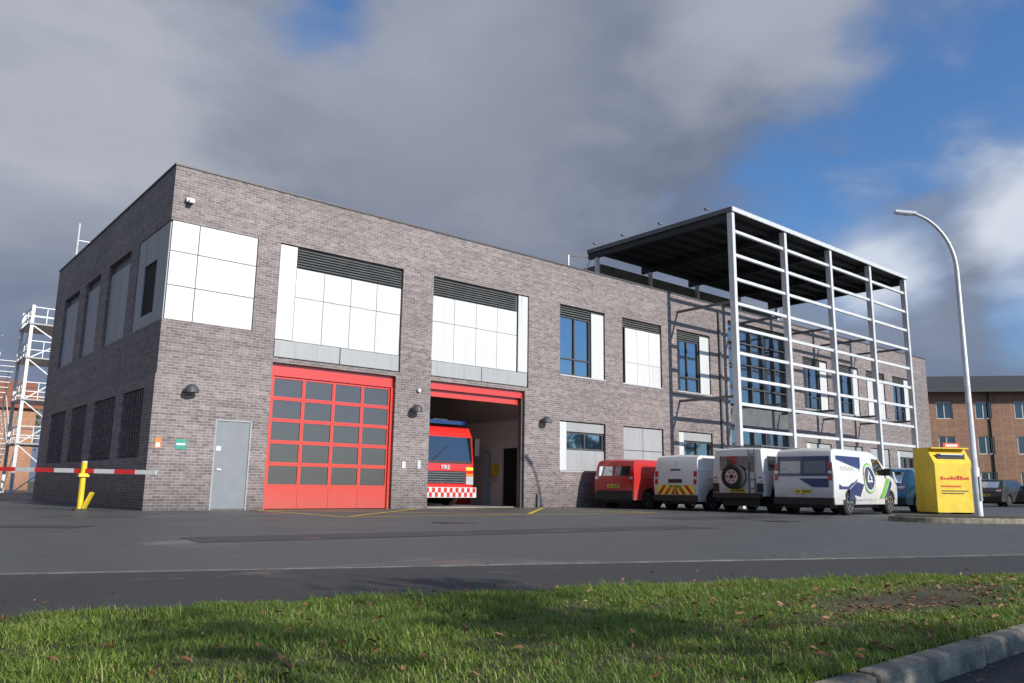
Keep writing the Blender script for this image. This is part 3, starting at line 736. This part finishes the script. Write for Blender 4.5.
def small_van(name,loc,rz,pm,Hh=1.83,L=4.4,W=1.8):
    up=[(L-.05,.3),(L,.55),(L-.08,.85),(L-.35,.98),(L-.95,1.12),(L-1.62,Hh-.13),(L-2.0,Hh-.02),(L-2.4,Hh)]
    rp=[(.34,Hh),(.16,Hh-.06),(.08,Hh-.22),(0,1.0),(0,.3)]
    v=Veh(name,loc,rz,L,W,Hh,up,rp,.82,L-.86,.32,1.05,.13,pm)
    v.ws((L-.98,1.14),(L-1.60,Hh-.15))
    v.side([(L-2.05,1.1),(L-1.15,1.1),(L-1.62,Hh-.2),(L-2.05,Hh-.2)],'carglass')
    v.seam(L-2.12,.35,Hh-.18); v.seam(L-3.1,.4,Hh-.18); v.side([(L-3.1,1.0),(.5,1.0),(.5,1.015),(L-3.1,1.015)],'black',.006)
    v.side([(1.25,.3),(L-1.3,.3),(L-1.3,.42),(1.25,.42)],'black',.02); v.side([(1.25,.62),(L-1.3,.62),(L-1.3,.68),(1.25,.68)],'black',.014); v.mirror(L-1.3,1.08)
    v.common(.72,(.85,1.28)); v.rrect(-.005,.005,.52,Hh-.16,'black',.012)
    return v
v=small_van('parked_van',(15.0,-1.5,0),.07,'rpaint',1.68)
v.rrect(-.68,-.06,1.12,1.45,'carglass'); v.rrect(.06,.68,1.12,1.45,'carglass'); v.rrect(-.78,.78,.5,.62,'black',.012); v.done()
def chevrons(v,y1,z0,z1):
    v.rrect(-y1,y1,z0,z1,'ylight',.012); w=.14; y=0.02
    sl=(z1-z0)*.8
    while y+w+sl<y1+.35:
        for sg in (-1,1):
            P=[(y,z0),(y+w,z0),(y+w-sl,z1),(y-sl,z1)]
            P=[(min(max(p,0),y1),z) for p,z in P]
            v.rear([(sg*p,z) for p,z in P],'rstripe',.015)
        y+=2*w
v=small_van('parked_van.001',(15.55,-3.75,0),.06,'wpaint',1.80)
chevrons(v,.74,.52,.82); v.rrect(-.27,.27,.9,1.02,'black',.012); v.rrect(-.2,.2,1.3,1.35,'navy',.012); v.done()
L,W,Hh=4.95,1.93,1.92
up=[(L-.05,.3),(L,.55),(L-.06,.9),(L-.4,1.08),(L-.85,1.2),(L-1.6,Hh-.14),(L-2.0,Hh-.02),(L-2.4,Hh)]
rp=[(.34,Hh),(.16,Hh-.06),(.09,Hh-.22),(0,1.05),(0,.3)]
v=Veh('parked_van.002',(16.05,-8.05,0),.07,L,W,Hh,up,rp,.95,L-.95,.34,1.12,.13,'wpaint')
v.ws((L-.9,1.22),(L-1.58,Hh-.16)); v.side([(L-2.1,1.2),(L-1.15,1.2),(L-1.62,Hh-.22),(L-2.1,Hh-.22)],'carglass')
v.seam(L-2.18,.38,Hh-.2); v.seam(L-3.3,.38,Hh-.2); v.mirror(L-1.3,1.2)
v.side([(.27,.75),(.9,.75),(1.5,1.0),(1.9,1.45),(2.0,1.72),(.30,1.72)],'navy'); v.side([(.9,.45),(1.6,.45),(2.0,.9),(1.5,.98),(.95,.74)],'navy',.007)
for R_,mm,of in ((.46,'green',.010),(.41,'wpaint',.013),(.35,'navy',.016)):
    v.side([(2.45+math.cos(t)*R_,1.10+math.sin(t)*R_) for t in np.linspace(0,2*math.pi,28,endpoint=False)],mm,of)
v.side([(2.25,.98),(2.65,.98),(2.45,1.36)],'wpaint',.02); v.side([(2.36,1.04),(2.54,1.04),(2.45,1.22)],'navy',.023)
v.side([(3.2,.5),(3.5,.5),(4.0,1.1),(3.75,1.12)],'green',.009); v.side([(3.55,.5),(3.75,.5),(4.15,.95),(4.05,1.08)],'navy',.011)
for i in range(7): v.side([(.5+i*.14,1.3),(.6+i*.14,1.3),(.6+i*.14,1.42),(.5+i*.14,1.42)],'wpaint',.012)
v.common(.62,(1.0,1.5)); v.rrect(-.8,.8,1.12,1.70,'navy',.012); v.rrect(-.70,-.05,1.2,1.56,'carglass',.02); v.rrect(.05,.70,1.2,1.56,'carglass',.02)
v.rrect(-.005,.005,.5,Hh-.2,'black',.024)
v.rear([(-.78,.8),(-.3,.8),(.1,1.05),(-.78,1.05)],'navy',.013)
v.done()
L,W,Hh=4.5,1.82,1.98
up=[(L-.03,.5),(L,.62),(L,1.08),(L-.06,1.14),(L-1.2,1.2),(L-1.42,Hh-.12),(L-1.55,Hh-.04),(L-1.9,Hh)]
rp=[(.14,Hh),(.05,Hh-.05),(.02,Hh-.3),(0,1.1),(0,.5)]
v=Veh('parked_off_road_car',(15.85,-5.95,0),.06,L,W,Hh,up,rp,.82,L-.7,.40,1.2,.10,'wpaint',.5,.035)
v.ws((L-1.22,1.24),(L-1.41,Hh-.15)); v.side([(.3,1.3),(1.25,1.3),(1.25,1.74),(.33,1.74)],'carglass'); v.side([(1.45,1.3),(2.15,1.3),(2.15,1.76),(1.45,1.76)],'carglass'); v.side([(2.27,1.3),(L-1.4,1.3),(L-1.52,1.76),(2.27,1.76)],'carglass')
v.seam(1.36,.55,1.8); v.seam(2.2,.55,1.8); v.seam(L-1.3,.55,1.2); v.side([(.1,1.19),(L-1.25,1.19),(L-1.25,1.21),(.1,1.21)],'black',.007)
v.mirror(L-1.35,1.25); v.common(.62,(.95,1.1),lw=.1,bumper=False); v.rrect(-.62,.62,1.3,1.74,'carglass'); v.mb.box(-.14,.06,-.84,.84,.45,.6,'black')
v.mb.cyl((-.03,.05,1.1),(-.24,.05,1.1),.38,'rubber',28); v.mb.cyl((-.24,.05,1.1),(-.27,.05,1.1),.38,'rubber',28,.32)
v.mb.cyl((-.272,.05,1.1),(-.28,.05,1.1),.22,'alloy',24); v.mb.cyl((-.281,.05,1.1),(-.29,.05,1.1),.07,'black',12)
for k in range(6):
    a=k*math.pi/3; v.mb.cyl((-.281,.05+math.cos(a)*.15,1.1+math.sin(a)*.15),(-.286,.05+math.cos(a)*.15,1.1+math.sin(a)*.15),.03,'black',8)
for y in (-.68,.68): v.mb.bar((.3,y,Hh+.09),(2.7,y,Hh+.09),.035,.035,'louvre')
for x in (.35,.95,1.55,2.15,2.65):
    v.mb.bar((x,-.7,Hh+.09),(x,.7,Hh+.09),.035,.03,'louvre')
    for y in (-.68,.68): v.mb.bar((x,y,Hh-.03),(x,y,Hh+.09),.03,.03,'louvre')
for y in (-.62,-.42): v.mb.bar((-.05,y,.6),(-.02,y,1.95),.03,.03,'louvre')
for k in range(5): v.mb.bar((-.045,-.62,.75+k*.26),(-.045,-.42,.75+k*.26),.025,.025,'louvre')
v.mb.box(-.02,.0,-.88,-.66,.62,.9,'black'); v.mb.box(-.02,.0,.66,.88,.62,.9,'black')
v.done()
def car(name,loc,rz,pm,L=4.1,W=1.76,Hh=1.48):
    up=[(L-.05,.28),(L,.5),(L-.06,.72),(L-.3,.85),(L-1.1,.98),(L-1.85,Hh-.08),(L-2.3,Hh),(L-3.0,Hh-.01)]
    rp=[(.55,Hh-.06),(.2,1.0),(.04,.85),(0,.6),(.04,.28)]
    v=Veh(name,loc,rz,L,W,Hh,up,rp,.78,L-.82,.31,.92,.2,pm,.26)
    v.ws((L-1.15,1.0),(L-1.82,Hh-.1)); v.side([(.75,.98),(1.75,.98),(1.75,Hh-.13),(.95,Hh-.16)],'carglass'); v.side([(1.82,.98),(L-1.35,.98),(L-1.9,Hh-.13),(1.82,Hh-.12)],'carglass')
    v.rrect(-.6,.6,1.02,Hh-.14,'carglass'); v.mirror(L-1.5,.95); v.seam(1.78,.35,.95); v.common(.55,(.78,.98),lw=.25); v.done()
car('parked_car',(22.75,-7.25,0),-.12,'bpaint',Hh=1.54)
car('parked_car.001',(42.6,-3.6,0),-.1,'dpaint'); car('parked_car.002',(44.0,-6.3,0),-.1,'gpaint'); car('parked_car.003',(52.5,-6,0),2.3,'dpaint'); car('parked_car.004',(49,-12,0),2.3,'rpaint')

FE=empty('fire_engine',(9.9,1.5,0.03),-math.pi/2)
mb=MB()
prof=[(0,.55),(.02,1.2),(0,1.45),(-.12,2.35),(-.3,2.68),(-.6,2.76),(-2.6,2.76),(-2.6,.55)]
n=len(prof)
mb.v+=[(x,-1.25,z) for x,z in prof]+[(x,1.25,z) for x,z in prof]; k=mb.mi('fpaint')
mb.f.append(list(range(n))[::-1]); mb.f.append(list(range(n,2*n))); mb.m+=[k,k]
for i in range(n):
    j=(i+1)%n; mb.f.append([i,j,n+j,n+i]); mb.m.append(k)
mb.box(-7.8,-2.7,-1.25,1.25,.6,3.0,'fpaint')
mb.build('cab_and_body',FE,bevel=.07,smooth=True,seg=3)
mb=MB()
def fq(y0,y1,z0,z1,m,off=.012):
    def X(z): return float(np.interp(z,[.55,1.2,1.45,2.35],[0,.02,0,-.12]))+off
    mb.poly([(X(z0),y0,z0),(X(z0),y1,z0),(X(z1),y1,z1),(X(z1),y0,z1)],m)
fq(-1.15,1.15,1.5,2.32,'carglass'); fq(-.85,.85,.75,1.16,'black')
for i in range(5): mb.box(.03,.06,-.8,.8,.78+i*.08,.795+i*.08,'alloy')
fq(-1.15,1.15,1.42,1.49,'black',.014)
mb.box(-.02,.16,-1.24,1.24,.28,.62,'white')
for i in range(10):
    y=-1.2+i*.24
    mb.poly([(.165,y,.3),(.165,y+.12,.3),(.165,y+.12,.45),(.165,y,.45)],'fpaint'); mb.poly([(.165,y+.12,.45),(.165,y+.24,.45),(.165,y+.24,.6),(.165,y+.12,.6)],'fpaint')
for s_ in (-1,1):
    y0,y1=sorted((s_*1.18,s_*.88)); mb.box(0,.05,y0,y1,.72,1.0,'headl'); mb.box(0,.045,y0,y1,1.02,1.08,'amber'); fq(y0,y1,1.2,1.3,'ylight')
    y0,y1=sorted((s_*1.3,s_*1.5)); mb.box(-.15,-.05,y0,y1,1.7,2.3,'black'); mb.bar((-.2,s_*1.25,2.25),(-.1,s_*1.4,2.25),.04,.04,'black')
    ys=s_*1.262
    mb.poly([(-.35,ys,1.5),(-1.2,ys,1.5),(-1.2,ys,2.3),(-.42,ys,2.3)],'carglass'); mb.poly([(-1.4,ys,1.5),(-2.3,ys,1.5),(-2.3,ys,2.3),(-1.4,ys,2.3)],'carglass')
    for i in range(16): mb.poly([(-.3-i*.45,ys,1.0 if i%2 else 1.15),(-.3-(i+1)*.45,ys,1.0 if i%2 else 1.15),(-.3-(i+1)*.45,ys,1.15 if i%2 else 1.3),(-.3-i*.45,ys,1.15 if i%2 else 1.3)],'ylight')
    for cx in (-1.3,-5.6):
        y0=s_*.95;y1=s_*1.24; mb.cyl((cx,y0,.5),(cx,y1,.5),.5,'rubber',24); mb.cyl((cx,y1,.5),(cx,y1+s_*.01,.5),.3,'alloy',20)
mb.box(-.55,-.3,-1.05,1.05,2.77,2.9,'bluel'); mb.box(-.52,-.33,-.3,.3,2.9,2.94,'white')
mb.box(-7.8,-.4,-1.0,1.0,.35,.6,'black'); mb.bar((.02,-.5,1.52),(-.05,.1,2.0),.03,.03,'black')
mb.build('details',FE)
def text(s_,size,loc,rot,m,parent,name):
    c=bpy.data.curves.new(name,'FONT'); c.body=s_; c.size=size; c.extrude=.003; c.align_x='CENTER'; c.offset=.003
    o=bpy.data.objects.new(name,c); S.collection.objects.link(o); o.location=loc; o.rotation_euler=rot; c.materials.append(M[m]); o.parent=parent; return o
text('FIRE',.2,(.05,0,1.22),(math.pi/2,0,math.pi/2),'white',FE,'lettering')

# ------------------------------------------------------------------ street lamp
LP=C+Fh*19.6+Rh*11.4; LP.z=0
cv=bpy.data.curves.new('lamp_column','CURVE'); cv.dimensions='3D'; cv.bevel_depth=1; cv.bevel_resolution=4; cv.use_fill_caps=True
sp=cv.splines.new('POLY'); pts=[]
dl=(-Rh+Fh*.1).normalized(); z0=6.3; R_=1.62
for z,r in ((0,.095),(1.3,.095),(1.31,.072),(z0,.058)): pts.append((Vector((0,0,z)),r))
for i in range(1,15):
    t=i/14*math.radians(74); pts.append((Vector((0,0,z0))+dl*R_*(1-math.cos(t))*.8+Vector((0,0,R_*math.sin(t))),.056-.018*i/14))
sp.points.add(len(pts)-1)
for q,(p,r) in zip(sp.points,pts): q.co=(*p,1); q.radius=r
cv.materials.append(M['galv'])
LE=empty('street_lamp',LP); o=bpy.data.objects.new('column',cv); S.collection.objects.link(o); o.parent=LE
end=pts[-1][0]; mb=MB()
mb.bar(end-dl*.05,end+dl*.48+Vector((0,0,.07)),.16,.07,'galv'); mb.bar(end+dl*.08+Vector((0,0,-.03)),end+dl*.43+Vector((0,0,.02)),.12,.03,'headl'); mb.box(-.06,.06,-.099,-.094,.5,1.1,'panelgrey')
mb.build('lantern',LE,bevel=.02)
cI=C+Fh*19.5+Rh*10.9; IS=empty('kerbed_island',(cI.x,cI.y,0),math.atan2(Rh.y,Rh.x)); mb=MB()
def sup(a,b_,n=40): return [(a*math.copysign(abs(math.cos(t))**.7,math.cos(t)),b_*math.copysign(abs(math.sin(t))**.7,math.sin(t))) for t in np.linspace(0,2*math.pi,n,endpoint=False)]
mb.prism(sup(1.62,.95),-.02,.12,'kerb'); mb.build('kerb_stones',IS,bevel=.02)
mb=MB(); mb.prism(sup(1.48,.81),.11,.14,'soil'); mb.build('island_soil',IS)

# clothing bank
BP=C+Fh*27+Rh*14.62; CB=empty('clothing_recycling_bank',(BP.x,BP.y,0),math.radians(-33)); mb=MB()
P=[(-.55,.06),(.55,.06),(.55,2.15),(-.2,2.15),(-.55,1.65)]
hwB=.68
a=[(-hwB,y,z) for y,z in P]; b_=[(hwB,y,z) for y,z in P]
mb.poly(a,'yellow'); mb.poly(b_[::-1],'yellow')
for i in range(5): j=(i+1)%5; mb.poly([a[i],b_[i],b_[j],a[j]],'yellow')
mb.build('steel_body',CB,bevel=.03)
mb=MB()
mb.box(-.5,.5,-.45,-.40,1.72,1.97,'black'); mb.bar((-.4,-.47,1.95),(.4,-.47,1.95),.05,.04,'silver')
mb.box(-hwB+.01,hwB-.01,-.45,.5,2.14,2.18,'yellow'); mb.box(-.1,.5,-.25,-.2,2.18,2.35,'bankred'); mb.box(-.02,.42,-.256,-.251,2.22,2.31,'white')
for i in range(9):
    x=-.5+i*.115; h=random.uniform(.05,.16); mb.box(x,x+.09,-.558,-.552,1.12,1.12+h,'bankred')
mb.box(-.5,.2,-.558,-.552,.88,.93,'bankred'); mb.box(-.5,.45,-.558,-.552,.74,.77,'black'); mb.box(-.5,.3,-.558,-.552,.66,.69,'black')
for x in (-.62,.52): mb.box(x,x+.1,-.5,.5,0,.06,'black')
mb.build('panels',CB)

# barrier
BE=empty('car_park_barrier'); mb=MB()
A=Vector((-.12,-1.15,.90)); D=Vector((-1.23,1.6,0)).normalized(); post=A+D*1.95
mb.cyl((post.x,post.y,0),(post.x,post.y,1.12),.065,'yellow',14); mb.box(post.x-.13,post.x+.13,post.y-.13,post.y+.13,0,.04,'black')
mb.cyl((post.x,post.y,1.12),(post.x,post.y,1.15),.06,'white',14)
mb.bar((post.x+.07,post.y-.05,.05),(post.x+.2,post.y-.16,.42),.12,.06,'yellow'); mb.box(post.x-.11,post.x+.11,post.y-.11,post.y+.11,.78,.86,'yellow')
nseg=12; Ltot=6.6
for i in range(nseg):
    p=A+D*(i*Ltot/nseg); q=A+D*((i+1)*Ltot/nseg-.002); p.z+=.006*i; q.z+=.006*(i+1)
    mb.bar(p,q,.05,.10,'white' if i%2==0 else 'rstripe')
e2=A+D*6.5; mb.cyl((e2.x,e2.y,0),(e2.x,e2.y,1.0),.07,'yellow',14)
mb.build('arm_and_post',BE)

# ------------------------------------------------------------------ light & world
sd=Vector((.2,-1,0)).normalized(); el=math.radians(27)
sdir=sd*math.cos(el)+Vector((0,0,1))*math.sin(el)
ld=bpy.data.lights.new('sun','SUN'); ld.energy=5.0; ld.angle=math.radians(.5); ld.color=(1,.94,.84)
lo=bpy.data.objects.new('sun',ld); S.collection.objects.link(lo); lo.rotation_euler=(-sdir).to_track_quat('-Z','Y').to_euler(); lo.location=(0,-30,30)
w=bpy.data.worlds.new('World'); S.world=w; w.use_nodes=True; nt=w.node_tree; nt.nodes.clear()
out=N(nt,'ShaderNodeOutputWorld'); sky=N(nt,'ShaderNodeTexSky'); sky.sky_type='NISHITA'; sky.sun_disc=False
sky.sun_elevation=el; sky.sun_rotation=math.atan2(sd.x,sd.y); sky.dust_density=.2; sky.ozone_density=3
bg1=N(nt,'ShaderNodeBackground'); bg1.inputs[1].default_value=.13; nt.links.new(mixc(nt,1.,sky.outputs[0],(.66,.95,1.22),'MULTIPLY'),bg1.inputs[0])
tc=N(nt,'ShaderNodeTexCoord'); Dv=tc.outputs['Generated']
mp=N(nt,'ShaderNodeMapping'); nt.links.new(Dv,mp.inputs[0]); mp.inputs['Scale'].default_value=(1,1,1.9); mp.inputs['Location'].default_value=(.3,.1,.2)
n1=noise(nt,mp.outputs[0],2.1,5,.5,.4); n2=noise(nt,mp.outputs[0],4.2,5,.5,.2)
def spot(v,r_in,r_out,amp=.0):
    vm=N(nt,'ShaderNodeVectorMath',operation='DOT_PRODUCT'); nt.links.new(Dv,vm.inputs[0]); vm.inputs[1].default_value=Vector(v).normalized()
    ac=mathn(nt,'ARCCOSINE',vm.outputs['Value'])
    a=mathn(nt,'ADD',ac,mapr(nt,n2.outputs[0],.2,.8,-amp,amp))
    return mapr(nt,a,math.radians(r_in),math.radians(r_out),1,0,True)
gaps=[spot((.373,.769,.55),1,6.5,.09),spot((.38,.72,.62),1,6,.07),spot((.857,.33,.41),3,11,.11),spot((.885,.225,.44),4,12,.12),spot((.84,.43,.31),2,10,.12),spot((.93,.2,.22),1,8,.12),spot((.25,-.9,.35),25,60,.3)]
gm=gaps[0]
for q in gaps[1:]: gm=mathn(nt,'MAXIMUM',gm,q)
l3=spot((.925,.26,.30),1,7,.12); l4=spot((.855,.40,.255),1,6,.10)
lc=mathn(nt,'MAXIMUM',l3,l4)
gm=mathn(nt,'MULTIPLY',gm,mapr(nt,lc,0,1,.97,.15))
base=mixc(nt,mapr(nt,n1.outputs[0],.34,.66,0,1,True),(.155,.190,.275),(.33,.365,.45))
base=mixc(nt,mathn(nt,'MULTIPLY',mapr(nt,n2.outputs[0],.42,.75,0,1,True),.45),base,(.46,.485,.56))
sepd=N(nt,'ShaderNodeSeparateXYZ'); nt.links.new(Dv,sepd.inputs[0])
l1=mathn(nt,'MULTIPLY',spot((.163,.912,.40),1,16,.25),.65); base=mixc(nt,l1,base,(.53,.55,.61))
l2=mathn(nt,'MULTIPLY',spot((.45,.7,.48),2,20,.25),.4); base=mixc(nt,l2,base,(.46,.485,.56))
base=mixc(nt,mathn(nt,'MULTIPLY',lc,.9),base,(.76,.80,.88))
lowd=mapr(nt,sepd.outputs[2],.10,.32,.6,0,True); base=mixc(nt,mathn(nt,'MULTIPLY',lowd,mapr(nt,lc,0,1,1,.2)),base,(.14,.195,.315))
bg2=N(nt,'ShaderNodeBackground'); bg2.inputs[1].default_value=1; nt.links.new(base,bg2.inputs[0])
ms=N(nt,'ShaderNodeMixShader'); nt.links.new(gm,ms.inputs[0]); nt.links.new(bg2.outputs[0],ms.inputs[1]); nt.links.new(bg1.outputs[0],ms.inputs[2]); nt.links.new(ms.outputs[0],out.inputs[0])
